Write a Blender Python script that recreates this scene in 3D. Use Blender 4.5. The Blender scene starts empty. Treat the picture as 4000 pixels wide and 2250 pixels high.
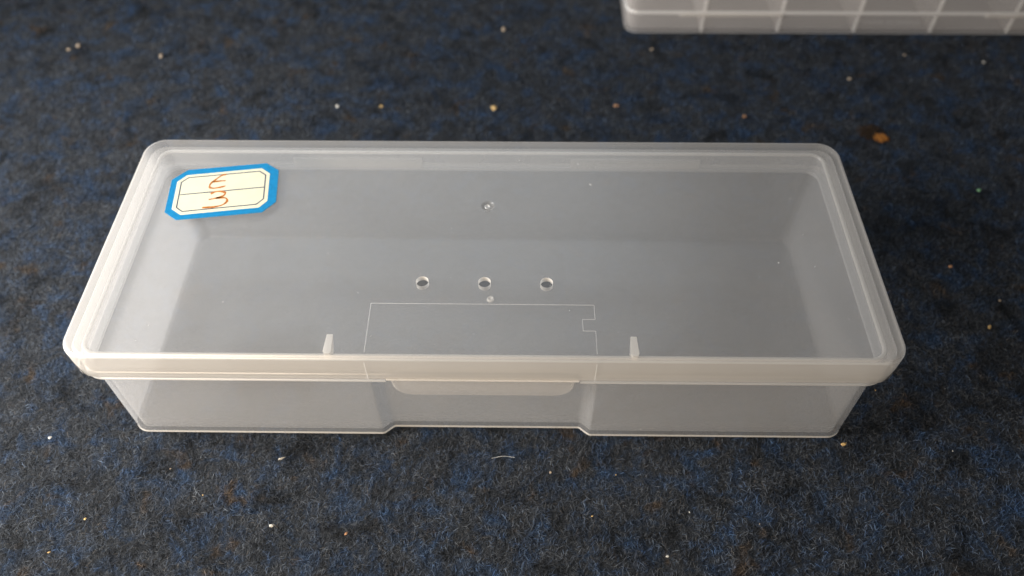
import bpy, bmesh, math, random
import numpy as np
from mathutils import Vector, Matrix, Euler

random.seed(7)
rng = np.random.default_rng(11)
MM = 0.001
SC = bpy.context.scene
COL = SC.collection

# ------------------------------------------------------------------ camera
cam_d = bpy.data.cameras.new('camera')
cam = bpy.data.objects.new('camera', cam_d)
COL.objects.link(cam)
cam.location = (8.524 * MM, -136.235 * MM, 190.452 * MM)
cam.rotation_mode = 'XYZ'
cam.rotation_euler = (math.radians(38.3855), math.radians(0.1939), math.radians(0.6858))
cam_d.sensor_width = 36.0
cam_d.lens = 3176.0 / 4000.0 * 36.0
cam_d.clip_start = 0.005
cam_d.clip_end = 20.0
cam_d.dof.use_dof = True
cam_d.dof.focus_distance = 0.196
cam_d.dof.aperture_fstop = 10.0
SC.camera = cam

# ------------------------------------------------------------------ room light
world = bpy.data.worlds.new('World')
SC.world = world
world.use_nodes = True
bg = world.node_tree.nodes['Background']
bg.inputs[0].default_value = (0.68, 0.80, 1.0, 1)
bg.inputs[1].default_value = 0.05


def area(name, loc, target, size, size_y, power, color, spread=180):
    d = bpy.data.lights.new(name, 'AREA')
    d.shape = 'RECTANGLE'
    d.size = size
    d.size_y = size_y
    d.energy = power
    d.color = color
    d.spread = math.radians(spread)
    o = bpy.data.objects.new(name, d)
    COL.objects.link(o)
    o.location = loc
    v = Vector(target) - Vector(loc)
    o.rotation_euler = v.to_track_quat('-Z', 'Y').to_euler()
    return o


# cool daylight from a window on the left, warm light from the front left
area('window_light', (-0.335, -0.06, 0.17), (-0.07, 0.02, 0.0), 0.16, 0.28, 1.50, (1.0, 0.985, 0.96), 120)
area('sky_light', (-0.10, 0.58, 0.56), (-0.02, 0.03, 0.03), 0.55, 0.36, 1.0, (0.82, 0.92, 1.0))
area('warm_light', (-0.27, -0.44, 0.20), (-0.085, -0.03, 0.02), 0.24, 0.10, 0.62, (1.0, 0.83, 0.63), 80)

vs = SC.view_settings
vs.view_transform = 'Standard'
vs.look = 'None'
vs.exposure = 0.22
vs.gamma = 1.0
vs.use_curve_mapping = False
SC.cycles.max_bounces = 14
SC.cycles.diffuse_bounces = 6
SC.cycles.glossy_bounces = 6
SC.cycles.transmission_bounces = 12
SC.cycles.transparent_max_bounces = 40
SC.cycles.caustics_reflective = False
SC.cycles.caustics_refractive = False
SC.cycles.use_denoising = True
SC.cycles.sample_clamp_indirect = 4.0


# ------------------------------------------------------------------ materials
def new_mat(name):
    m = bpy.data.materials.new(name)
    m.use_nodes = True
    nt = m.node_tree
    nt.nodes.clear()
    out = nt.nodes.new('ShaderNodeOutputMaterial')
    return m, nt, out


def node(nt, kind, **kw):
    n = nt.nodes.new(kind)
    for k, v in kw.items():
        if hasattr(n, k):
            setattr(n, k, v)
        else:
            n.inputs[k].default_value = v
    return n


def plastic(name, k, color, rough=0.32, spec=1.0, back=0.5, grain=0.0):
    """Milky polypropylene: partly clear, partly scattering, more milky at grazing angles."""
    m, nt, out = new_mat(name)
    L = nt.links.new
    lw = node(nt, 'ShaderNodeLayerWeight')
    lw.inputs[0].default_value = 0.5
    inv = node(nt, 'ShaderNodeMath', operation='SUBTRACT')
    inv.inputs[0].default_value = 1.10
    L(lw.outputs['Facing'], inv.inputs[1])
    div = node(nt, 'ShaderNodeMath', operation='DIVIDE')
    div.inputs[0].default_value = -k
    L(inv.outputs[0], div.inputs[1])
    tc = node(nt, 'ShaderNodeTexCoord')
    nz = node(nt, 'ShaderNodeTexNoise')
    nz.inputs['Scale'].default_value = 40.0
    nz.inputs['Detail'].default_value = 6.0
    L(tc.outputs['Object'], nz.inputs['Vector'])
    mr = node(nt, 'ShaderNodeMapRange')
    mr.inputs['To Min'].default_value = 0.85
    mr.inputs['To Max'].default_value = 1.15
    L(nz.outputs['Fac'], mr.inputs['Value'])
    mul = node(nt, 'ShaderNodeMath', operation='MULTIPLY')
    L(div.outputs[0], mul.inputs[0])
    L(mr.outputs[0], mul.inputs[1])
    ex = node(nt, 'ShaderNodeMath', operation='EXPONENT')
    L(mul.outputs[0], ex.inputs[0])           # clear fraction
    # scattering
    dif = node(nt, 'ShaderNodeBsdfDiffuse')
    dif.inputs[0].default_value = (*color, 1)
    tra = node(nt, 'ShaderNodeBsdfTranslucent')
    tra.inputs[0].default_value = (*color, 1)
    sc = node(nt, 'ShaderNodeMixShader')
    sc.inputs[0].default_value = back
    L(dif.outputs[0], sc.inputs[1])
    L(tra.outputs[0], sc.inputs[2])
    clr = node(nt, 'ShaderNodeBsdfTransparent')
    clr.inputs[0].default_value = (0.97, 0.97, 0.97, 1)
    mx = node(nt, 'ShaderNodeMixShader')
    L(ex.outputs[0], mx.inputs[0])
    L(sc.outputs[0], mx.inputs[1])
    L(clr.outputs[0], mx.inputs[2])
    # surface gloss
    p5 = node(nt, 'ShaderNodeMath', operation='POWER')
    L(lw.outputs['Facing'], p5.inputs[0])
    p5.inputs[1].default_value = 5.0
    fm = node(nt, 'ShaderNodeMath', operation='MULTIPLY_ADD')
    L(p5.outputs[0], fm.inputs[0])
    fm.inputs[1].default_value = 0.96 * spec
    fm.inputs[2].default_value = 0.04 * spec
    gl = node(nt, 'ShaderNodeBsdfGlossy')
    gl.inputs['Roughness'].default_value = rough
    gl.inputs['Color'].default_value = (1, 1, 1, 1)
    bm_ = node(nt, 'ShaderNodeTexNoise')
    bm_.inputs['Scale'].default_value = 900.0
    bm_.inputs['Detail'].default_value = 4.0
    L(tc.outputs['Object'], bm_.inputs['Vector'])
    bp = node(nt, 'ShaderNodeBump')
    bp.inputs['Strength'].default_value = 0.02
    bp.inputs['Distance'].default_value = 0.0003
    L(bm_.outputs['Fac'], bp.inputs['Height'])
    L(bp.outputs[0], gl.inputs['Normal'])
    mg = node(nt, 'ShaderNodeMixShader')
    L(fm.outputs[0], mg.inputs[0])
    L(mx.outputs[0], mg.inputs[1])
    L(gl.outputs[0], mg.inputs[2])
    L(mg.outputs[0], out.inputs[0])
    return m


def solid(name, color, rough=0.6, var=0.08, scale=600.0, bump=0.0, spec=0.3):
    m, nt, out = new_mat(name)
    L = nt.links.new
    b = node(nt, 'ShaderNodeBsdfPrincipled')
    b.inputs['Roughness'].default_value = rough
    b.inputs['Specular IOR Level'].default_value = spec
    tc = node(nt, 'ShaderNodeTexCoord')
    nz = node(nt, 'ShaderNodeTexNoise')
    nz.inputs['Scale'].default_value = scale
    nz.inputs['Detail'].default_value = 5.0
    L(tc.outputs['Object'], nz.inputs['Vector'])
    r = node(nt, 'ShaderNodeValToRGB')
    c0 = tuple(max(0, c * (1 - var)) for c in color)
    c1 = tuple(min(1, c * (1 + var)) for c in color)
    r.color_ramp.elements[0].position = 0.3
    r.color_ramp.elements[0].color = (*c0, 1)
    r.color_ramp.elements[1].position = 0.7
    r.color_ramp.elements[1].color = (*c1, 1)
    L(nz.outputs['Fac'], r.inputs[0])
    L(r.outputs[0], b.inputs['Base Color'])
    if bump:
        bp = node(nt, 'ShaderNodeBump')
        bp.inputs['Strength'].default_value = bump
        bp.inputs['Distance'].default_value = 0.0005
        L(nz.outputs['Fac'], bp.inputs['Height'])
        L(bp.outputs[0], b.inputs['Normal'])
    L(b.outputs[0], out.inputs[0])
    return m


def felt(name, fibre):
    """Needle-felt carpet: dark green-grey ground with blue, rust and pale fibre patches."""
    m, nt, out = new_mat(name)
    L = nt.links.new
    geo = node(nt, 'ShaderNodeNewGeometry')

    def noise(scale, detail, rough=0.6, off=(0, 0, 0), dist=0.0):
        mp = node(nt, 'ShaderNodeMapping')
        mp.inputs['Location'].default_value = off
        mp.inputs['Scale'].default_value = (1, 1, 0)
        L(geo.outputs['Position'], mp.inputs['Vector'])
        n = node(nt, 'ShaderNodeTexNoise')
        n.inputs['Scale'].default_value = scale
        n.inputs['Detail'].default_value = detail
        n.inputs['Roughness'].default_value = rough
        n.inputs['Distortion'].default_value = dist
        L(mp.outputs[0], n.inputs['Vector'])
        return n.outputs['Fac']

    def ramp(fac, p0, p1, a=(0, 0, 0), b=(1, 1, 1)):
        r = node(nt, 'ShaderNodeValToRGB')
        r.color_ramp.elements[0].position = p0
        r.color_ramp.elements[0].color = (*a, 1)
        r.color_ramp.elements[1].position = p1
        r.color_ramp.elements[1].color = (*b, 1)
        L(fac, r.inputs[0])
        return r.outputs[0]

    def mix(fac, a, b):
        n = node(nt, 'ShaderNodeMix', data_type='RGBA')
        L(fac, n.inputs[0])
        if isinstance(a, tuple):
            n.inputs[6].default_value = (*a, 1)
        else:
            L(a, n.inputs[6])
        if isinstance(b, tuple):
            n.inputs[7].default_value = (*b, 1)
        else:
            L(b, n.inputs[7])
        return n.outputs[2]

    base = ramp(noise(160, 5, 0.7), 0.32, 0.68, (0.024, 0.028, 0.034), (0.064, 0.071, 0.083))
    c = mix(ramp(noise(120, 5, 0.7, (3, 1, 0), 0.6), 0.47, 0.66), base, (0.030, 0.058, 0.112))
    c = mix(ramp(noise(105, 3, 0.6, (7, 5, 0), 0.3), 0.60, 0.70), c, (0.064, 0.048, 0.036))
    c = mix(ramp(noise(90, 4, 0.65, (1, 9, 0), 0.5), 0.52, 0.70), c, (0.011, 0.013, 0.016))
    if fibre:
        at = node(nt, 'ShaderNodeAttribute')
        at.attribute_name = 'tint'
        mul = node(nt, 'ShaderNodeMix', data_type='RGBA', blend_type='MULTIPLY')
        mul.inputs[0].default_value = 1.0
        L(c, mul.inputs[6])
        L(at.outputs['Color'], mul.inputs[7])
        c = mul.outputs[2]
    if not fibre:                            # shade of fibres on each other, put into the ground colour
        dk = node(nt, 'ShaderNodeMix', data_type='RGBA', blend_type='MULTIPLY')
        dk.inputs[0].default_value = 1.0
        L(c, dk.inputs[6])
        dk.inputs[7].default_value = (0.58, 0.58, 0.58, 1)
        c = dk.outputs[2]
    b = node(nt, 'ShaderNodeBsdfPrincipled')
    L(c, b.inputs['Base Color'])
    b.inputs['Roughness'].default_value = 0.85
    b.inputs['Specular IOR Level'].default_value = 0.25
    if not fibre:
        bp = node(nt, 'ShaderNodeBump')
        bp.inputs['Strength'].default_value = 0.9
        bp.inputs['Distance'].default_value = 0.0012
        L(noise(1100, 5, 0.7, (2, 2, 0), 0.5), bp.inputs['Height'])
        L(bp.outputs[0], b.inputs['Normal'])
    L(b.outputs[0], out.inputs[0])
    return m


M = {}
M['body'] = plastic('milky_plastic_body', 0.115, (0.90, 0.905, 0.92), 0.24)
M['lid'] = plastic('milky_plastic_lid', 0.108, (0.94, 0.92, 0.895))
M['tab'] = plastic('milky_plastic_tab', 0.17, (0.93, 0.91, 0.89), 0.2)
M['divider'] = plastic('milky_plastic_divider', 0.10, (0.92, 0.87, 0.84))
M['rim'] = plastic('milky_plastic_warm_rim', 0.27, (0.95, 0.915, 0.87), 0.16)  # warm front light on the skirt is put into this tint
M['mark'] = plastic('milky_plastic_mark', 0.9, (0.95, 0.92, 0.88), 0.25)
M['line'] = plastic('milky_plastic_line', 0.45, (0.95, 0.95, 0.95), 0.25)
M['tray'] = plastic('milky_plastic_tray', 0.15, (0.92, 0.87, 0.84))
M['blue'] = solid('sticker_blue', (0.002, 0.165, 0.36), 0.5, 0.10, 900)
M['cream'] = solid('sticker_cream', (0.58, 0.56, 0.42), 0.55, 0.03, 400)
M['ink'] = solid('sticker_print', (0.02, 0.035, 0.08), 0.6, 0.05, 400)
M['pen'] = solid('marker_ink', (0.36, 0.12, 0.018), 0.55, 0.45, 1500)
M['felt'] = felt('felt_ground', False)
M['fibre'] = felt('felt_fibre', True)
M['crumb'] = solid('crumb_pale', (0.34, 0.27, 0.20), 0.7, 0.25, 1500, 0.4)
M['crumb_y'] = solid('crumb_straw', (0.46, 0.31, 0.13), 0.7, 0.25, 1500, 0.4)
M['crumb_o'] = solid('crumb_orange', (0.36, 0.19, 0.10), 0.7, 0.25, 1500, 0.4)
M['crumb_w'] = solid('crumb_white', (0.42, 0.40, 0.36), 0.6, 0.1, 1500, 0.4)
M['crumb_g'] = solid('crumb_green', (0.22, 0.45, 0.24), 0.7, 0.2, 1500, 0.4)
M['rust'] = solid('rust_orange', (0.33, 0.13, 0.025), 0.8, 0.4, 500, 0.6)
M['rust_d'] = solid('rust_dark', (0.032, 0.018, 0.009), 0.9, 0.4, 700, 0.8)
M['lint'] = solid('lint_white', (0.50, 0.50, 0.50), 0.7, 0.1, 900)


# ------------------------------------------------------------------ mesh helpers
def obj(name, me, mat, parent=None, smooth=None):
    o = bpy.data.objects.new(name, me)
    COL.objects.link(o)
    if mat is not None:
        me.materials.append(mat)
    if parent is not None:
        o.parent = parent
    if smooth is not None:
        for p in me.polygons:
            p.use_smooth = True
        me.set_sharp_from_angle(angle=math.radians(smooth))
    return o


def empty(name, loc=(0, 0, 0)):
    o = bpy.data.objects.new(name, None)
    o.empty_display_size = 0.01
    COL.objects.link(o)
    o.location = loc
    return o


def tag(o, label=None, cat=None, group=None, kind=None):
    if label: o['label'] = label
    if cat: o['category'] = cat
    if group: o['group'] = group
    if kind: o['kind'] = kind
    return o


def offset_poly(P, o):
    n = len(P)
    res = []
    for i in range(n):
        a, b, c = Vector(P[i - 1]), Vector(P[i]), Vector(P[(i + 1) % n])
        d1 = (b - a).normalized(); d2 = (c - b).normalized()
        n1 = Vector((-d1.y, d1.x)); n2 = Vector((-d2.y, d2.x))
        k = 1 + n1.dot(n2)
        res.append(b + (n1 + n2) * (o / k))
    return res


def outline(P, R, o=0.0, seg=10):
    """CCW polygon P with corner radii R, moved inwards by o, as a list of points."""
    Q = offset_poly(P, o)
    n = len(Q)
    pts = []
    for i in range(n):
        a, b, c = Q[i - 1], Q[i], Q[(i + 1) % n]
        d1 = (b - a).normalized(); d2 = (c - b).normalized()
        cr = d1.x * d2.y - d1.y * d2.x
        r = max(0.15, R[i] - o if cr > 0 else R[i] + o)
        ang = math.acos(max(-1, min(1, d1.dot(d2))))
        t = r * math.tan(ang / 2)
        p0 = b - d1 * t
        nrm = Vector((-d1.y, d1.x)) * (1 if cr > 0 else -1)
        ctr = p0 + nrm * r
        for s in range(seg + 1):
            th = ang * s / seg * (1 if cr > 0 else -1)
            v = p0 - ctr
            pts.append(ctr + Vector((v.x * math.cos(th) - v.y * math.sin(th), v.x * math.sin(th) + v.y * math.cos(th))))
    return pts


def loft(name, P, R, prof, seg=10, close=False):
    """Mesh swept along the outline: prof is a list of (inward offset, z) in mm."""
    V, F = [], []
    N = None
    for (o, z) in prof:
        ring = outline(P(z) if callable(P) else P, R, o, seg)
        N = len(ring)
        V += [(p.x * MM, p.y * MM, z * MM) for p in ring]
    m = len(prof)
    for k in range(m if close else m - 1):
        k2 = (k + 1) % m
        for i in range(N):
            j = (i + 1) % N
            F.append((k * N + i, k2 * N + i, k2 * N + j, k * N + j))
    if not close:
        F.append(tuple(range(N)))
        F.append(tuple((m - 1) * N + i for i in reversed(range(N))))
    me = bpy.data.meshes.new(name)
    me.from_pydata(V, [], F)
    bm = bmesh.new(); bm.from_mesh(me)
    bmesh.ops.recalc_face_normals(bm, faces=bm.faces)
    bm.to_mesh(me); bm.free()
    return me


def arc(o0, z0, r, a0, a1, n=6):
    return [(o0 + r * math.cos(math.radians(a0 + (a1 - a0) * i / n)), z0 + r * math.sin(math.radians(a0 + (a1 - a0) * i / n))) for i in range(n + 1)]


def rect(w, d, cx=0, cy=0):
    return [(cx - w / 2, cy - d / 2), (cx + w / 2, cy - d / 2), (cx + w / 2, cy + d / 2), (cx - w / 2, cy + d / 2)]


def box_me(name, x0, x1, y0, y1, z0, z1, bev=0.0, seg=2):
    bm = bmesh.new()
    bmesh.ops.create_cube(bm, size=1)
    for v in bm.verts:
        v.co = Vector(((x0 + x1) / 2 + v.co.x * (x1 - x0), (y0 + y1) / 2 + v.co.y * (y1 - y0), (z0 + z1) / 2 + v.co.z * (z1 - z0))) * MM
    if bev:
        bmesh.ops.bevel(bm, geom=bm.edges[:], offset=bev * MM, segments=seg, affect='EDGES')
    me = bpy.data.meshes.new(name)
    bm.to_mesh(me); bm.free()
    return me


def prism_me(name, pts, z0, z1):
    """Flat prism over a CCW list of (x, y) points in mm."""
    n = len(pts)
    V = [(x * MM, y * MM, z0 * MM) for x, y in pts] + [(x * MM, y * MM, z1 * MM) for x, y in pts]
    F = [tuple(reversed(range(n))), tuple(range(n, 2 * n))] + [(i, (i + 1) % n, n + (i + 1) % n, n + i) for i in range(n)]
    me = bpy.data.meshes.new(name)
    me.from_pydata(V, [], F)
    bm = bmesh.new(); bm.from_mesh(me)
    bmesh.ops.recalc_face_normals(bm, faces=bm.faces)
    bm.to_mesh(me); bm.free()
    return me


def ribbon_me(name, strokes, w, z0, z1):
    """Flat strokes (polylines in mm) of width w (number or per-point list), from z0 to z1."""
    V, F = [], []
    for st in strokes:
        pts = [Vector(p) for p in st]
        n = len(pts)
        b0 = len(V)
        for i, p in enumerate(pts):
            t = (pts[min(i + 1, n - 1)] - pts[max(i - 1, 0)]).normalized()
            nn = Vector((-t.y, t.x))
            ww = w if not isinstance(w, (list, tuple)) else w[min(i, len(w) - 1)]
            for s, z in ((-1, z0), (1, z0), (1, z1), (-1, z1)):
                q = p + nn * (s * ww / 2)
                V.append((q.x * MM, q.y * MM, z * MM))
        for i in range(n - 1):
            a = b0 + 4 * i; c = a + 4
            for k in range(4):
                F.append((a + k, a + (k + 1) % 4, c + (k + 1) % 4, c + k))
        F.append((b0 + 3, b0 + 2, b0 + 1, b0))
        e = b0 + 4 * (n - 1)
        F.append((e, e + 1, e + 2, e + 3))
    me = bpy.data.meshes.new(name)
    me.from_pydata(V, [], F)
    return me


def smooth_line(pts, n=8):
    """Catmull-Rom through the points."""
    P = [Vector(p) for p in pts]
    P = [P[0] * 2 - P[1]] + P + [P[-1] * 2 - P[-2]]
    out = []
    for i in range(1, len(P) - 2):
        for k in range(n):
            t = k / n
            a, b, c, d = P[i - 1], P[i], P[i + 1], P[i + 2]
            out.append(0.5 * ((2 * b) + (c - a) * t + (2 * a - 5 * b + 4 * c - d) * t * t + (3 * b - a - 3 * c + d) * t ** 3))
    out.append(P[-2])
    return out


# ------------------------------------------------------------------ carpet
bm = bmesh.new()
bmesh.ops.create_grid(bm, x_segments=2, y_segments=2, size=1.2)
for v in bm.verts:
    v.co.z = -0.0009
me = bpy.data.meshes.new('carpet'); bm.to_mesh(me); bm.free()
carpet = obj('carpet', me, M['felt'])
tag(carpet, kind='structure')


def fibres(name, n, x0, x1, y0, y1, lmin, lmax, wmin, wmax, zmax, outer=False):
    x = rng.uniform(x0, x1, n); y = rng.uniform(y0, y1, n)
    # keep to the ground the lens can see, with a margin
    t = (y + 72) / 238.0
    xl = -112 - 97 * t - 22; xr = 126 + 90 * t + 22
    keep = (x > xl) & (x < xr) & (y > -100) & (y < 215)
    if outer:                                # thinner cover further out
        far = np.hypot(np.maximum(np.abs(x) - 150, 0), np.maximum(np.abs(y - 55) - 150, 0))
        keep = ~keep & (rng.random(len(x)) < np.exp(-far / 220.0))
    keep &= ~((np.abs(x) < 91) & (np.abs(y) < 33))
    keep &= ~((x > 51) & (x < 319) & (y > 146) & (y < 271))
    x, y = x[keep], y[keep]
    n = len(x)
    a = rng.normal(0.95, 0.75, n) + (rng.random(n) < 0.25) * rng.uniform(0, math.pi, n)
    ln = rng.uniform(lmin, lmax, n)
    w = rng.uniform(wmin, wmax, n)
    z = -0.75 + (zmax + 0.75) * rng.random(n) ** 1.6
    bend = rng.normal(0, 0.9, n)
    S = 3
    V = np.zeros((n, S, 2, 3))
    ang = a[:, None] + bend[:, None] * (np.linspace(-.5, .5, S)[None, :])
    px = np.zeros((n, S)); py = np.zeros((n, S))
    st = (ln / (S - 1))[:, None]
    px[:, 1:] = np.cumsum(np.cos(ang[:, :-1]) * st, 1)
    py[:, 1:] = np.cumsum(np.sin(ang[:, :-1]) * st, 1)
    arch = np.array([-0.35, 0.08, -0.35])[None, :] * rng.uniform(0.4, 1.3, n)[:, None]
    tilt = rng.normal(0, 0.25, n)[:, None] * np.linspace(-1, 1, S)[None, :]
    pz = z[:, None] + arch + tilt
    nx = -np.sin(ang); ny = np.cos(ang)
    roll = rng.uniform(-0.9, 0.9, n)[:, None]
    hw = (w / 2)[:, None] * np.array([0.6, 1, 0.45])[None, :]
    for s, sg in ((0, -1), (1, 1)):
        V[:, :, s, 0] = x[:, None] + px + sg * hw * nx * np.cos(roll)
        V[:, :, s, 1] = y[:, None] + py + sg * hw * ny * np.cos(roll)
        V[:, :, s, 2] = pz + sg * hw * np.sin(roll)
    V = (V * MM).reshape(-1, 3)
    base = (np.arange(n) * S * 2)[:, None, None]
    k = np.arange(S - 1)[None, :, None] * 2
    q = np.array([0, 1, 3, 2])[None, None, :]
    F = (base + k + q).reshape(-1)
    nf = n * (S - 1)
    me = bpy.data.meshes.new(name)
    me.vertices.add(len(V)); me.vertices.foreach_set('co', V.reshape(-1))
    me.loops.add(len(F)); me.loops.foreach_set('vertex_index', F.astype(np.int32))
    me.polygons.add(nf)
    me.polygons.foreach_set('loop_start', (np.arange(nf) * 4).astype(np.int32))
    me.polygons.foreach_set('loop_total', np.full(nf, 4, np.int32))
    # one tint per fibre
    tint = np.ones((n, 3)) * rng.uniform(0.55, 1.45, n)[:, None]
    r = rng.random(n)
    tint[r < 0.14] *= (0.85, 1.03, 1.30)
    tint[(r > 0.16) & (r < 0.24)] *= (1.25, 1.03, 0.82)
    tint[(r > 0.24) & (r < 0.28)] *= (1.7, 1.7, 1.65)
    tint[(r > 0.30) & (r < 0.44)] *= (0.45, 0.45, 0.5)
    col = np.concatenate([np.repeat(tint, S * 2, 0), np.ones((n * S * 2, 1))], 1)
    at = me.color_attributes.new('tint', 'FLOAT_COLOR', 'POINT')
    at.data.foreach_set('color', col.reshape(-1))
    me.update(calc_edges=True)
    me.validate()
    o = obj(name, me, M['fibre'])
    return o


fb = fibres('carpet_fibres', 620000, -235, 240, -100, 215, 0.7, 2.1, 0.08, 0.16, 0.22)
tag(fb, 'short matted blue, grey and brown felt fibres covering the carpet', 'carpet fibres', kind='stuff')

fb = fibres('carpet_fibres', 420000, -560, 560, -460, 620, 2.0, 4.5, 0.14, 0.28, 0.25, True)
tag(fb, 'matted felt fibres of the carpet farther out, past the edges of the picture', 'carpet fibres', kind='stuff')

# ------------------------------------------------------------------ storage box
W, D, H, HS = 191.5, 73.0, 38.6, 8.93
BW, BD = 184.9, 69.2
root = empty('storage_box')
tag(root, 'long milky clear plastic box with snap lid and blue-edged sticker marked E3', 'box')

# base with a recessed thumb grip in the middle of its front wall
hw, hd = BW / 2, BD / 2
def BP(z):
    k = 2.15 * min(1.0, max(0.01, (30.2 - z) / 1.2))      # the grip runs out under the lid
    return [(-hw, -hd), (-26.6, -hd), (-24.1, -hd + k), (24.1, -hd + k), (26.6, -hd), (hw, -hd), (hw, hd), (-hw, hd)]
BR = [4.2, 1.6, 1.4, 1.4, 1.6, 4.2, 4.2, 4.2]
t = 1.2
ft = 0.75
prof = [(0.75, 0), (0.25, 0.10), (-0.10, 0.40), (-0.12, 0.62), (-0.06, 0.85), (0, 1.1), (0, 29.0), (0, 30.2), (0.0, 35.9), (0.35, 36.3), (t - 0.35, 36.3), (t, 35.9), (t, 30.2), (t, 29.0), (t, ft + 0.35)]
prof += arc(t + 0.35, ft + 0.35, 0.35, 180, 270, 4)[1:]
base = obj('base', loft('base', BP, BR, prof), M['body'], root, 35)
base.location.z = 0.0002
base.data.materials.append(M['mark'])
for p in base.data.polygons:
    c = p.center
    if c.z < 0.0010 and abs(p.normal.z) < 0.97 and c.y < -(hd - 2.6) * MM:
        p.material_index = 1  # light caught by the front bottom edge, put in as milkier plastic
    elif c.z > 0.0358:
        p.material_index = 1                 # bright line of the wall's top edge, painted as milkier plastic

# ledge round the base on which the lid sits, open at the thumb grip
LP = rect(BW, BD)
ledge = loft('ledge', LP, [4.2] * 4, [(-0.05, 28.55), (-1.55, 28.55), (-1.95, 28.95), (-1.95, 29.35), (-1.75, 29.55), (-0.05, 29.55)], close=True)
bm = bmesh.new(); bm.from_mesh(ledge)
gone = [f for f in bm.faces if f.calc_center_median().y < -0.030 and abs(f.calc_center_median().x) < 0.0001]
# split the front run at the grip: rebuild it as two straight runs
bmesh.ops.delete(bm, geom=gone, context='FACES')
for sgn in (-1, 1):
    ends = [v for v in bm.verts if v.co.y < -hd * MM * 0.99 and v.co.x * sgn > 0 and abs(v.co.x) < (hw - 4.0) * MM]
    ring = [v for v in ends if abs(abs(v.co.x) - min(abs(e.co.x) for e in ends)) < 1e-6]
    cy = sum(v.co.y for v in ring) / len(ring); cz = sum(v.co.z for v in ring) / len(ring)
    ring.sort(key=lambda v: math.atan2(v.co.z - cz, v.co.y - cy))
    new = [bm.verts.new((sgn * 22.6 * MM, v.co.y, v.co.z)) for v in ring]
    for i in range(len(ring)):
        j = (i + 1) % len(ring)
        bm.faces.new((ring[i], ring[j], new[j], new[i]))
    bm.faces.new(new)
bmesh.ops.recalc_face_normals(bm, faces=bm.faces)
bm.to_mesh(ledge); bm.free()
obj('ledge', ledge, M['line'], base, 35)

# small moulded disc in the base floor
def disc_me(name, r, h, dimple=0.0, seg=24):
    prof = [(0, 0), (r * 0.35, -dimple * 0.3), (r * 0.5, h * 0.6), (r * 0.8, h), (r, h * 0.4), (r, -0.1)]
    V = [(0, 0, 0)]; F = []
    for k, (rr, z) in enumerate(prof[1:]):
        for s in range(seg):
            a = 2 * math.pi * s / seg
            V.append((rr * math.cos(a) * MM, rr * math.sin(a) * MM, z * MM))
    for s in range(seg):
        F.append((0, 1 + s, 1 + (s + 1) % seg))
    for k in range(len(prof) - 2):
        for s in range(seg):
            a = 1 + k * seg + s; b = 1 + k * seg + (s + 1) % seg
            F.append((a, a + seg, b + seg, b))
    F.append(tuple(1 + (len(prof) - 2) * seg + s for s in range(seg)))
    me = bpy.data.meshes.new(name); me.from_pydata(V, [], F)
    bm = bmesh.new(); bm.from_mesh(me); bmesh.ops.recalc_face_normals(bm, faces=bm.faces); bm.to_mesh(me); bm.free()
    return me


g = obj('gate_mark', disc_me('gate_mark', 1.0, 0.5), M['mark'], base, 40)
g.location = (-0.2 * MM, 9.5 * MM, 0.77 * MM)

# lid: flat top, rounded edge, straight skirt; three drilled holes and a dimple cut right through it
TP = rect(W, D)
TR = [5.7] * 4
lt = 1.4
bv = 0.95
prof = [(bv + 3.0, H)] + arc(bv, H - bv, bv, 90, 180, 7) + [(0, H - 4.2), (0.12, H - HS + 0.5), (0.45, H - HS), (lt, H - HS), (lt + 0.25, H - HS + 0.3), (lt, H - 4.4), (lt, H - lt - 0.6), (lt + 0.6, H - lt)]
lid = obj('lid', loft('lid', TP, TR, prof, 12), M['lid'], root)


def cut(target, cutters):
    for c in cutters:
        md = target.modifiers.new('cut', 'BOOLEAN')
        md.operation = 'DIFFERENCE'
        md.object = c
        md.solver = 'EXACT'
    dg = bpy.context.evaluated_depsgraph_get()
    me = bpy.data.meshes.new_from_object(target.evaluated_get(dg))
    target.modifiers.clear()
    old = target.data
    target.data = me
    me.name = old.name
    for c in cutters:
        m_ = c.data
        bpy.data.objects.remove(c)
        bpy.data.meshes.remove(m_)


def cyl(r, x, y, z0, z1, seg=40):
    bm = bmesh.new()
    bmesh.ops.create_cone(bm, cap_ends=True, segments=seg, radius1=r * MM, radius2=r * MM, depth=(z1 - z0) * MM)
    bmesh.ops.translate(bm, verts=bm.verts, vec=Vector((x, y, (z0 + z1) / 2)) * MM)
    me = bpy.data.meshes.new('cutter'); bm.to_mesh(me); bm.free()
    return obj('cutter', me, M['lid'])


def ball(r, x, y, z):
    bm = bmesh.new()
    bmesh.ops.create_uvsphere(bm, u_segments=40, v_segments=40, radius=r * MM)
    bmesh.ops.translate(bm, verts=bm.verts, vec=Vector((x, y, z)) * MM)
    me = bpy.data.meshes.new('cutter'); bm.to_mesh(me); bm.free()
    return obj('cutter', me, M['lid'])


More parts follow.
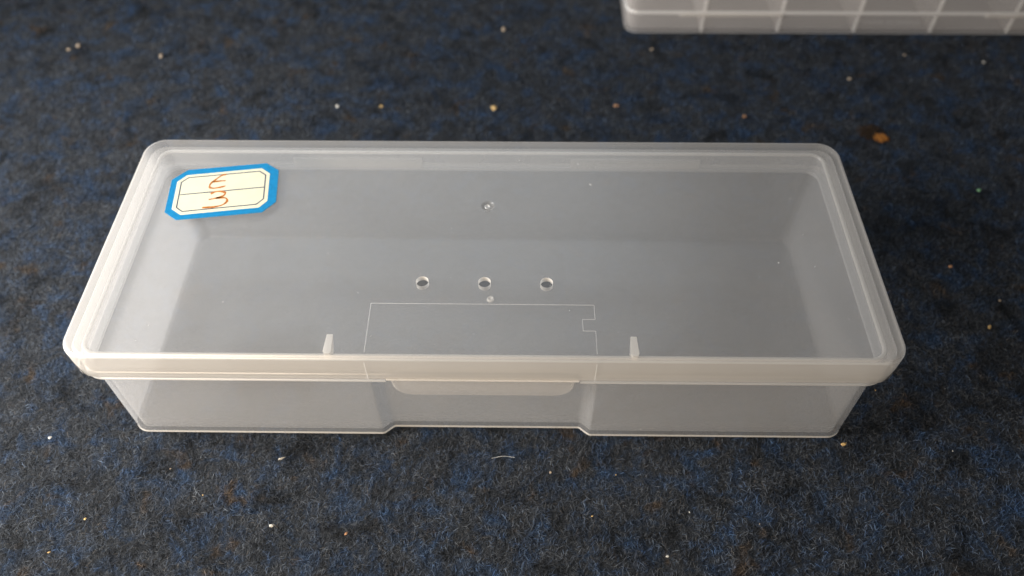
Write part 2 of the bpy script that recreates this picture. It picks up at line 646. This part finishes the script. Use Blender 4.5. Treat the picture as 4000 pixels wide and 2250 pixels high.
holes = [(-15.0, -14.1), (-0.05, -14.2), (14.85, -14.25)]
cut(lid, [cyl(1.52, x, y, 34, 42) for x, y in holes] + [ball(2.6, 0, 11.1, H + 1.95)])
for p in lid.data.polygons:
    p.use_smooth = True
lid.data.set_sharp_from_angle(angle=math.radians(33))
lid.data.materials.append(M['rim'])
for p in lid.data.polygons:              # milkier skirt and rounded edge, warm light put into the colour
    if abs(p.center.x) > (W / 2 - 1.6) * MM or abs(p.center.y) > (D / 2 - 1.6) * MM or p.center.z < (H - 2.2) * MM:
        p.material_index = 1
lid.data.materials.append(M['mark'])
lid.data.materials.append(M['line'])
for p in lid.data.polygons:              # bright edge lines and drilled hole walls, whitened in the material
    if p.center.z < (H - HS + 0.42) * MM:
        p.material_index = 2                 # bright line along the skirt's lower edge, painted in
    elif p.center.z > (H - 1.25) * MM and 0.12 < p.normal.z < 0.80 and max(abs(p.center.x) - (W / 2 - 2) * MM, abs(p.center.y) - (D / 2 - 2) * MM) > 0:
        p.material_index = 3                 # highlight of the rounded top edge, painted as milkier plastic
    if abs(p.normal.z) < 0.3 and any((p.center.x / MM - x) ** 2 + (p.center.y / MM - y) ** 2 < 3.2 for x, y in holes):
        p.material_index = 2 if p.normal.y < 0.1 else 1  # far half of each hole wall painted brighter than the near half

g = obj('gate_mark', disc_me('gate_mark', 0.75, 0.28, 0.3), M['line'], lid, 40)
g.location = (-0.15 * MM, 11.35 * MM, (H - 0.62) * MM)

# snap tab hanging from the front of the lid
hx = 21.8
tp = [(-hx + 0.2, 31.0)]
for a in range(180, 271, 9):
    tp.append((-hx + 0.6 + 4.6 + 4.6 * math.cos(math.radians(a)), 23.0 + 4.6 + 4.6 * math.sin(math.radians(a))))
for a in range(270, 361, 9):
    tp.append((hx - 0.6 - 4.6 + 4.6 * math.cos(math.radians(a)), 23.0 + 4.6 + 4.6 * math.sin(math.radians(a))))
tp.append((hx - 0.2, 31.0))
V = [(x * MM, (-D / 2 + 0.15) * MM, z * MM) for x, z in tp] + [(x * MM, (-D / 2 + 1.3) * MM, z * MM) for x, z in tp]
n = len(tp)
F = [tuple(range(n)), tuple(reversed(range(n, 2 * n)))] + [(i, n + i, n + (i + 1) % n, (i + 1) % n) for i in range(n)]
me = bpy.data.meshes.new('snap_tab'); me.from_pydata(V, [], F)
bm = bmesh.new(); bm.from_mesh(me)
bmesh.ops.recalc_face_normals(bm, faces=bm.faces)
bmesh.ops.bevel(bm, geom=[e for e in bm.edges if len(e.link_faces) == 2 and e.calc_face_angle(0) > 1.2], offset=0.3 * MM, segments=2, affect='EDGES')
bm.to_mesh(me); bm.free()
obj('snap_tab', me, M['tab'], lid, 40)

obj('skirt_bead', box_me('skirt_bead', -hx - 0.6, hx + 0.6, -D / 2 - 0.06, -D / 2 + 0.7, H - HS - 0.05, H - HS + 0.4, 0.12), M['mark'], lid)  # bead added to carry the bright lower line across the tab

# two wedge ribs under the front of the lid
for sx in (-35.2, 34.6):
    zt = H - lt + 0.12
    V = [(sx - .68, -28.9, zt), (sx + .68, -28.9, zt), (sx + .95, -33.6, zt), (sx - .95, -33.6, zt),
         (sx - .68, -28.9, zt - .35), (sx + .68, -28.9, zt - .35), (sx + .95, -32.4, zt - 2.4), (sx - .95, -32.4, zt - 2.4),
         (sx + .6, -34.2, zt - 2.0), (sx - .6, -34.2, zt - 2.0), (sx + .6, -34.2, zt), (sx - .6, -34.2, zt)]
    F = [(0, 1, 2, 10, 11, 3), (4, 7, 6, 5), (7, 9, 8, 6), (0, 4, 5, 1), (1, 5, 6, 2), (2, 6, 8, 10), (0, 3, 7, 4), (3, 11, 9, 7), (11, 10, 8, 9)]
    me = bpy.data.meshes.new('rib'); me.from_pydata([tuple(c * MM for c in v) for v in V], [], F)
    bm = bmesh.new(); bm.from_mesh(me); bmesh.ops.recalc_face_normals(bm, faces=bm.faces); bm.to_mesh(me); bm.free()
    obj('rib', me, M['mark'], lid)

# fine raised witness line of the mould insert, across the lid and down its front
ml = [(-26.4, -36.0), (-26.5, -20.8), (25.85, -20.9), (25.9, -25.05), (22.95, -25.1), (23.0, -28.3), (25.87, -28.35), (25.88, -36.0)]
me = ribbon_me('mould_line', [[a, b] for a, b in zip([(-26.4, -34.6)] + ml[1:-1], ml[1:-1] + [(25.88, -34.6)])], 0.11, H - 0.05, H + 0.04)
obj('mould_line', me, M['line'], lid)
for x in (-26.45, 25.85):
    obj('mould_line', box_me('mould_line', x - 0.07, x + 0.07, -D / 2 - 0.06, -D / 2 + 0.2, H - HS + 0.6, H - 1.4), M['line'], lid)

# thicker hinge runs inside the back of the skirt
for x0, x1 in ((-56.0, -19.5), (22.5, 59.0)):
    obj('hinge_pad', box_me('hinge_pad', x0, x1, D / 2 - 2.4, D / 2 - 1.25, H - HS + 0.2, H - HS + 3.6, 0.25), M['rim'], lid)

# sticker
OUT = [(-81.19, 23.75), (-60.52, 26.57), (-56.75, 23.84), (-55.23, 12.03), (-58.15, 8.26), (-79.59, 5.35), (-83.23, 8.04), (-84.59, 19.9)]
INN = [(-80.93, 21.71), (-61.47, 24.57), (-58.87, 22.59), (-57.55, 12.37), (-59.26, 9.95), (-78.91, 7.1), (-81.7, 9.12), (-82.92, 19.16)]
LIN = [(-80.29, 20.77), (-61.82, 23.41), (-59.88, 22.01), (-58.69, 13.09), (-60.15, 11.09), (-78.78, 8.33), (-80.6, 9.73), (-81.76, 18.98)]
st = obj('sticker', prism_me('sticker', OUT[::-1], H + 0.004, H + 0.09), M['blue'], root)
st['label'] = 'blue-bordered cream sticker with orange handwriting'
obj('sticker_panel', prism_me('sticker_panel', INN[::-1], H + 0.05, H + 0.105), M['cream'], st)
loops = [[LIN[i], LIN[(i + 1) % 8]] for i in range(8)] + [[(-80.84, 14.35), (-59.35, 17.41)]]
obj('printed_line', ribbon_me('printed_line', loops, 0.31, H + 0.08, H + 0.117), M['ink'], st)
E1 = [(-70.46, 22.11), (-71.57, 21.72), (-72.81, 20.19), (-73.78, 18.67), (-73.9, 17.55), (-73.5, 17.0), (-72.29, 16.89), (-70.56, 17.39), (-69.72, 17.77)]
E2 = [(-73.51, 19.2), (-71.6, 19.56), (-70.12, 19.72)]
T1 = [(-72.96, 14.79), (-71.96, 15.53), (-70.7, 15.72), (-69.43, 15.37), (-69.15, 14.71), (-69.73, 13.83), (-71.15, 13.23), (-72.96, 12.64)]
T2 = [(-71.15, 13.23), (-69.09, 13.36), (-68.17, 12.75), (-68.15, 11.74), (-69.0, 10.73), (-70.9, 10.03), (-73.93, 9.72)]
obj('handwritten_letter', ribbon_me('handwritten_letter', [smooth_line(E1), smooth_line(E2)], [0.5 + 0.13 * math.sin(i * 0.37) for i in range(80)], H + 0.085, H + 0.128), M['pen'], st)
obj('handwritten_digit', ribbon_me('handwritten_digit', [smooth_line(T1), smooth_line(T2)], [0.54 + 0.13 * math.sin(i * 0.31 + 1) for i in range(80)], H + 0.085, H + 0.133), M['pen'], st)

# dust, nicks and short scratches on the lid
V, F = [], []
def fleck(x, y, L, w, a, z=H):
    b = len(V)
    ca, sa = math.cos(a), math.sin(a)
    for u, v, zz in ((-L / 2, 0, 0), (0, -w / 2, 0), (L / 2, 0, 0), (0, w / 2, 0), (0, 0, 0.06)):
        V.append(((x + u * ca - v * sa) * MM, (y + u * sa + v * ca) * MM, (z + zz) * MM))
    for i in range(4):
        F.append((b + i, b + (i + 1) % 4, b + 4))
for i in range(46):
    x, y = random.uniform(-88, 88), random.uniform(-32, 32)
    if -86 < x < -54 and 4 < y < 28: continue
    if random.random() < 0.35:
        fleck(x, y, random.uniform(0.4, 1.3), 0.09, random.uniform(0.6, 2.4))
    else:
        s = random.uniform(0.08, 0.18)
        fleck(x, y, s, s * 0.8, random.uniform(0, 3))
fleck(71.5, -7.5, 0.5, 0.4, 0.8); fleck(24, 27, 0.8, .1, 2); fleck(8, 28.4, .5, .3, 1)
me = bpy.data.meshes.new('dust'); me.from_pydata(V, [], F)
dust = obj('dust', me, M['lint'], root)
dust['kind'] = 'stuff'

# ------------------------------------------------------------------ compartment organizer behind
org = empty('compartment_organizer', (49.0 * MM, 143.0 * MM, 0.0002))
tag(org, 'milky plastic compartment box cut off by the top edge of the picture', 'organizer')
OW, OD, OH = 272.0, 130.0, 16.4
OP = rect(OW, OD, OW / 2, OD / 2)
ORR = [5.0] * 4
t = 1.3
prof = arc(1.6, 1.6, 1.6, 270, 180, 6) + [(0, OH - 1.0), (0, OH - 0.3), (0.3, OH), (t - 0.3, OH), (t, OH - 0.3), (t, 2.6)] + arc(t + 1.2, t + 1.2, 1.2, 180, 270, 5)[1:]
tray = obj('tray', loft('tray', OP, ORR, prof, 10), M['tray'], org, 35)
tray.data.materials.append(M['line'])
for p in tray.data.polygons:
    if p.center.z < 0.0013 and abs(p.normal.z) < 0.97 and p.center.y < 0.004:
        p.material_index = 1  # bright line of the front bottom edge, painted into the material
rid = loft('side_ridge', OP, ORR, [(0.1, 9.1), (-0.35, 9.25), (-0.5, 9.6), (-0.5, 10.1), (-0.35, 10.4), (0.1, 10.55)], 10, close=True)
obj('side_ridge', rid, M['line'], org, 35)
for x0, x1 in ((20.5, 60.0), (138.0, 178.0)):
    obj('latch_ledge', box_me('latch_ledge', x0, x1, -1.0, 0.2, 8.6, 9.9, 0.2), M['rim'], org)
for k in range(8):
    x = 30.2 + 30.0 * k
    dv = obj('divider', box_me('divider', x - 0.55, x + 0.55, 1.6, OD - 0.6, t - 0.2, OH - 0.9, 0.15), M['divider'], org)
    obj('divider_edge', box_me('divider_edge', x - 0.6, x + 0.6, 0.6, 1.8, 0.9, OH - 0.7, 0.25), M['line'], dv)  # strip added to draw the bright line at the divider front
obj('cross_divider', box_me('cross_divider', 0.6, OW - 0.6, 63.0, 64.1, t - 0.2, OH - 1.2, 0.15), M['tray'], org)
oc = loft('cover', OP, ORR, [(2.5, OH + 1.4)] + arc(0.6, OH + 0.85, 0.55, 90, 180, 4) + [(0.05, OH + 0.15), (0.2, OH + 0.06), (2.6, OH + 0.06)], 10)
obj('cover', oc, M['tray'], org, 35)
cu = bpy.data.curves.new('moulded_lettering', 'FONT')
cu.body = 'MADE IN CHINA'
cu.size = 2.75 * MM
cu.extrude = 0.12 * MM
cu.align_x = 'LEFT'
tmp = bpy.data.objects.new('tmp', cu)
COL.objects.link(tmp)
dg = bpy.context.evaluated_depsgraph_get()
me = bpy.data.meshes.new_from_object(tmp.evaluated_get(dg))
bpy.data.objects.remove(tmp); bpy.data.curves.remove(cu)
me.name = 'moulded_lettering'
xs = [v.co.x for v in me.vertices]
sxx = 23.0 * MM / (max(xs) - min(xs))
for v in me.vertices:
    v.co.x *= sxx
me.materials.clear()
lt_o = obj('moulded_lettering', me, M['line'], org)
lt_o.location = (95.2 * MM, 6.0 * MM, 1.35 * MM)


# ------------------------------------------------------------------ crumbs and lint on the carpet
def lump_me(name, sx, sy, sz, seed, sub=1):
    r = random.Random(seed)
    bm = bmesh.new()
    bmesh.ops.create_icosphere(bm, subdivisions=sub, radius=1.0)
    dirs = [(Vector((r.gauss(0, 1), r.gauss(0, 1), r.gauss(0, 1))).normalized(), r.uniform(-0.6, 0.5)) for _ in range(9)]
    for v in bm.verts:
        k = 1.0
        for d, a in dirs:
            k += a * max(0, v.co.normalized().dot(d)) ** 3
        v.co = Vector((v.co.x * k * sx, v.co.y * k * sy, v.co.z * k * sz)) * MM
    me = bpy.data.meshes.new(name); bm.to_mesh(me); bm.free()
    return me


def crumb(x, y, size, mat, label, group=None, asp=0.7, rot=0.0, z=0.35, name='crumb', flat=0.5):
    o = obj(name, lump_me(name, size / 2, size / 2 * asp, size / 2 * flat, hash((round(x), round(y))) & 0xffff), M[mat], None)
    o.location = (x * MM, y * MM, z * MM)
    o.rotation_euler = (0, 0, rot)
    tag(o, label, 'crumb', group)
    return o


G = 'tiny crumbs scattered on the carpet'
crumb(-165.2, 133.8, 2.2, 'crumb', 'pale crumb near the upper left corner of the carpet', G, 0.7, 2.2)
crumb(-168.3, 131.5, 1.6, 'crumb', 'smaller dull crumb just left of the pale upper-left crumb', G, 0.7, 0.5)
crumb(-130.8, 127.6, 2.6, 'crumb', 'beige crumb on the carpet behind the sticker end of the box', G, 0.6, 1.5)
crumb(-58.5, 98.2, 2.5, 'crumb_w', 'whitish oval crumb, leftmost of three behind the long box', G, 0.6, 2.0)
crumb(-42.3, 98.1, 1.7, 'crumb_y', 'small tan crumb, middle of three behind the long box', G, 0.8, 0.4)
crumb(-1.4, 97.3, 2.2, 'crumb_y', 'yellow crumb, rightmost of three behind the long box', G, 0.8, 0.2)
crumb(1.3, 146.4, 2.4, 'crumb', 'tan crumb at the top, left of the compartment organizer', G, 0.6, 1.4)
crumb(59.0, 133.1, 1.9, 'crumb', 'beige crumb just in front of the organizer corner', G, 0.6, 0.7)
crumb(43.3, 99.2, 2.4, 'crumb_o', 'flat brownish flake between the organizer and the long box', G, 0.5, 0.3)
crumb(88.2, 93.4, 1.9, 'crumb_o', 'peach crumb behind the right half of the long box', G, 0.7, 0.5)
crumb(131.2, 115.3, 1.6, 'crumb', 'beige crumb under the middle of the organizer front', G, 0.8, 0.5)
crumb(184.5, 125.9, 1.9, 'crumb_w', 'bright whitish crumb near the right edge below the organizer', G, 0.8, 0.5)
crumb(155.8, 130.2, 1.4, 'crumb', 'faint pinkish crumb below the organizer lettering', G, 0.8, 0.5)
crumb(139.3, 24.0, 1.5, 'crumb_o', 'small pink crumb on the carpet right of the box lid', G, 0.8, 0.5)
crumb(143.3, 1.5, 1.6, 'crumb_y', 'straw crumb at the far right beside the box', G, 0.6, 1.1)
crumb(159.2, 56.9, 1.5, 'crumb_g', 'tiny green crumb at the right edge of the carpet', G, 0.6, 0.4)
crumb(92.3, -36.3, 1.6, 'crumb_y', 'yellow chip in front of the box right corner', G, 0.5, 0.3)
crumb(149.6, 11.0, 1.1, 'crumb', 'pale speck in shadow at the far right', G, 0.6, 0.4)
crumb(-113.9, -36.6, 1.0, 'crumb_w', 'white speck left of the box front corner', G, 0.8, 0.4)
crumb(-52.2, -41.9, 2.3, 'crumb_w', 'slender white sliver in front of the box, left of the grip', G, 0.22, 0.35)
crumb(-51.2, -59.6, 1.4, 'crumb_w', 'whitish grain near the bottom edge, left of centre', G, 0.6, 0.3)
crumb(-97.2, -58.5, 0.9, 'crumb_y', 'yellowish grain near the bottom left corner', G, 0.7, 0.3)
crumb(43.9, -66.1, 0.9, 'crumb_w', 'white grain at the bottom edge, right of centre', G, 0.8, 0.3)
crumb(-103.0, -66.7, 0.9, 'crumb_y', 'golden chip in the bottom left corner', G, 0.5, 0.2)
crumb(-33.0, -61.5, 1.0, 'crumb_o', 'orange grain at the bottom, right of the whitish grain', G, 0.7, 0.9)
crumb(40.4, -32.6, 0.5, 'crumb_w', 'white dot right under the front of the box, right of the grip', G, 0.7, 0.9)
crumb(16.5, -45.0, 0.9, 'crumb', 'pale fluff grain in front of the grip recess', G, 0.8, 0.9)
specks = [(26.5, -56.5, 'pinhead pale speck below the right side of the grip recess'),
          (50.4, -55.2, 'pinhead pale speck near the bottom edge, under the right front wall'),
          (33.0, -45.5, 'pinhead pale speck just in front of the grip recess, right end'),
          (-70.0, -52.0, 'pinhead speck in front of the left half of the box'),
          (67.0, -58.0, 'pinhead speck at the bottom edge below the box right end'),
          (-80.0, -45.0, 'pinhead speck just in front of the box left front corner'),
          (105.0, -20.0, 'pinhead speck in the dark shadow right of the box'),
          (120.0, -38.0, 'pinhead speck on the dark carpet in the lower right'),
          (112.0, 60.0, 'pinhead speck beside the back right corner of the lid')]
for x, y, lab in specks:
    crumb(x, y, random.uniform(0.4, 0.65), random.choice(['crumb', 'crumb_w', 'crumb_y']), lab, 'pinhead specks', 0.7, random.uniform(0, 3), 0.3, 'speck')


def tuft_me(name, n, rx, ry, cx, cy, z0, z1, seed):
    r = random.Random(seed)
    V, F = [], []
    for i in range(n):
        u = math.sqrt(r.random()) * (0.75 + 0.35 * r.random()); th = r.uniform(0, 2 * math.pi)
        p = Vector((cx + rx * u * math.cos(th), cy + ry * u * math.sin(th), r.uniform(z0, z1)))
        a = r.gauss(0.9, 1.0); ln = r.uniform(0.8, 2.0); w = r.uniform(0.10, 0.22)
        d = Vector((math.cos(a), math.sin(a), 0)); q = Vector((-d.y, d.x, r.uniform(-0.6, 0.6)))
        b0 = len(V)
        for k, zz in ((-0.5, -0.25), (0, 0.1), (0.5, -0.25)):
            for sg in (-1, 1):
                V.append(tuple((p + d * (k * ln) + q * (sg * w / 2) + Vector((0, 0, zz))) * MM))
        F += [(b0, b0 + 1, b0 + 3, b0 + 2), (b0 + 2, b0 + 3, b0 + 5, b0 + 4)]
    me = bpy.data.meshes.new(name); me.from_pydata(V, [], F)
    return me


rr = empty('rust_spot', (132.9 * MM, 84.0 * MM, 0))
tag(rr, 'orange and dark brown rusty spot on the carpet behind the right end of the box', 'stain')
obj('brown_fibres', tuft_me('brown_fibres', 420, 4.6, 4.3, -1.5, 1.5, 0.0, 0.45, 3), M['rust_d'], rr)
obj('orange_fibres', tuft_me('orange_fibres', 260, 2.4, 1.9, 1.0, -1.6, 0.2, 0.75, 4), M['rust'], rr)


def lint(pts, label, w=0.10):
    V, F = [], []
    P = smooth_line(pts, 6)
    for i, p in enumerate(P):
        tdir = (P[min(i + 1, len(P) - 1)] - P[max(i - 1, 0)]).normalized()
        nn = tdir.cross(Vector((0, 0, 1))).normalized(); bb = nn.cross(tdir)
        for k in range(5):
            a = 2 * math.pi * k / 5
            q = p + (nn * math.cos(a) + bb * math.sin(a)) * (w / 2)
            V.append(tuple(q * MM))
    for i in range(len(P) - 1):
        for k in range(5):
            F.append((i * 5 + k, i * 5 + (k + 1) % 5, i * 5 + 5 + (k + 1) % 5, i * 5 + 5 + k))
    me = bpy.data.meshes.new('lint_strand'); me.from_pydata(V, [], F)
    o = obj('lint_strand', me, M['lint'], None, 60)
    tag(o, label, 'lint', 'lint strands on the carpet')
    return o


lint([(1.5, -41.3, .4), (4.5, -40.8, .6), (7.4, -41.0, .4)], 'fine pale hair lying in front of the grip recess')
lint([(113.5, 41.5, .4), (116.0, 43.5, .8), (117.5, 46.0, .5)], 'fine pale thread beside the right edge of the lid')
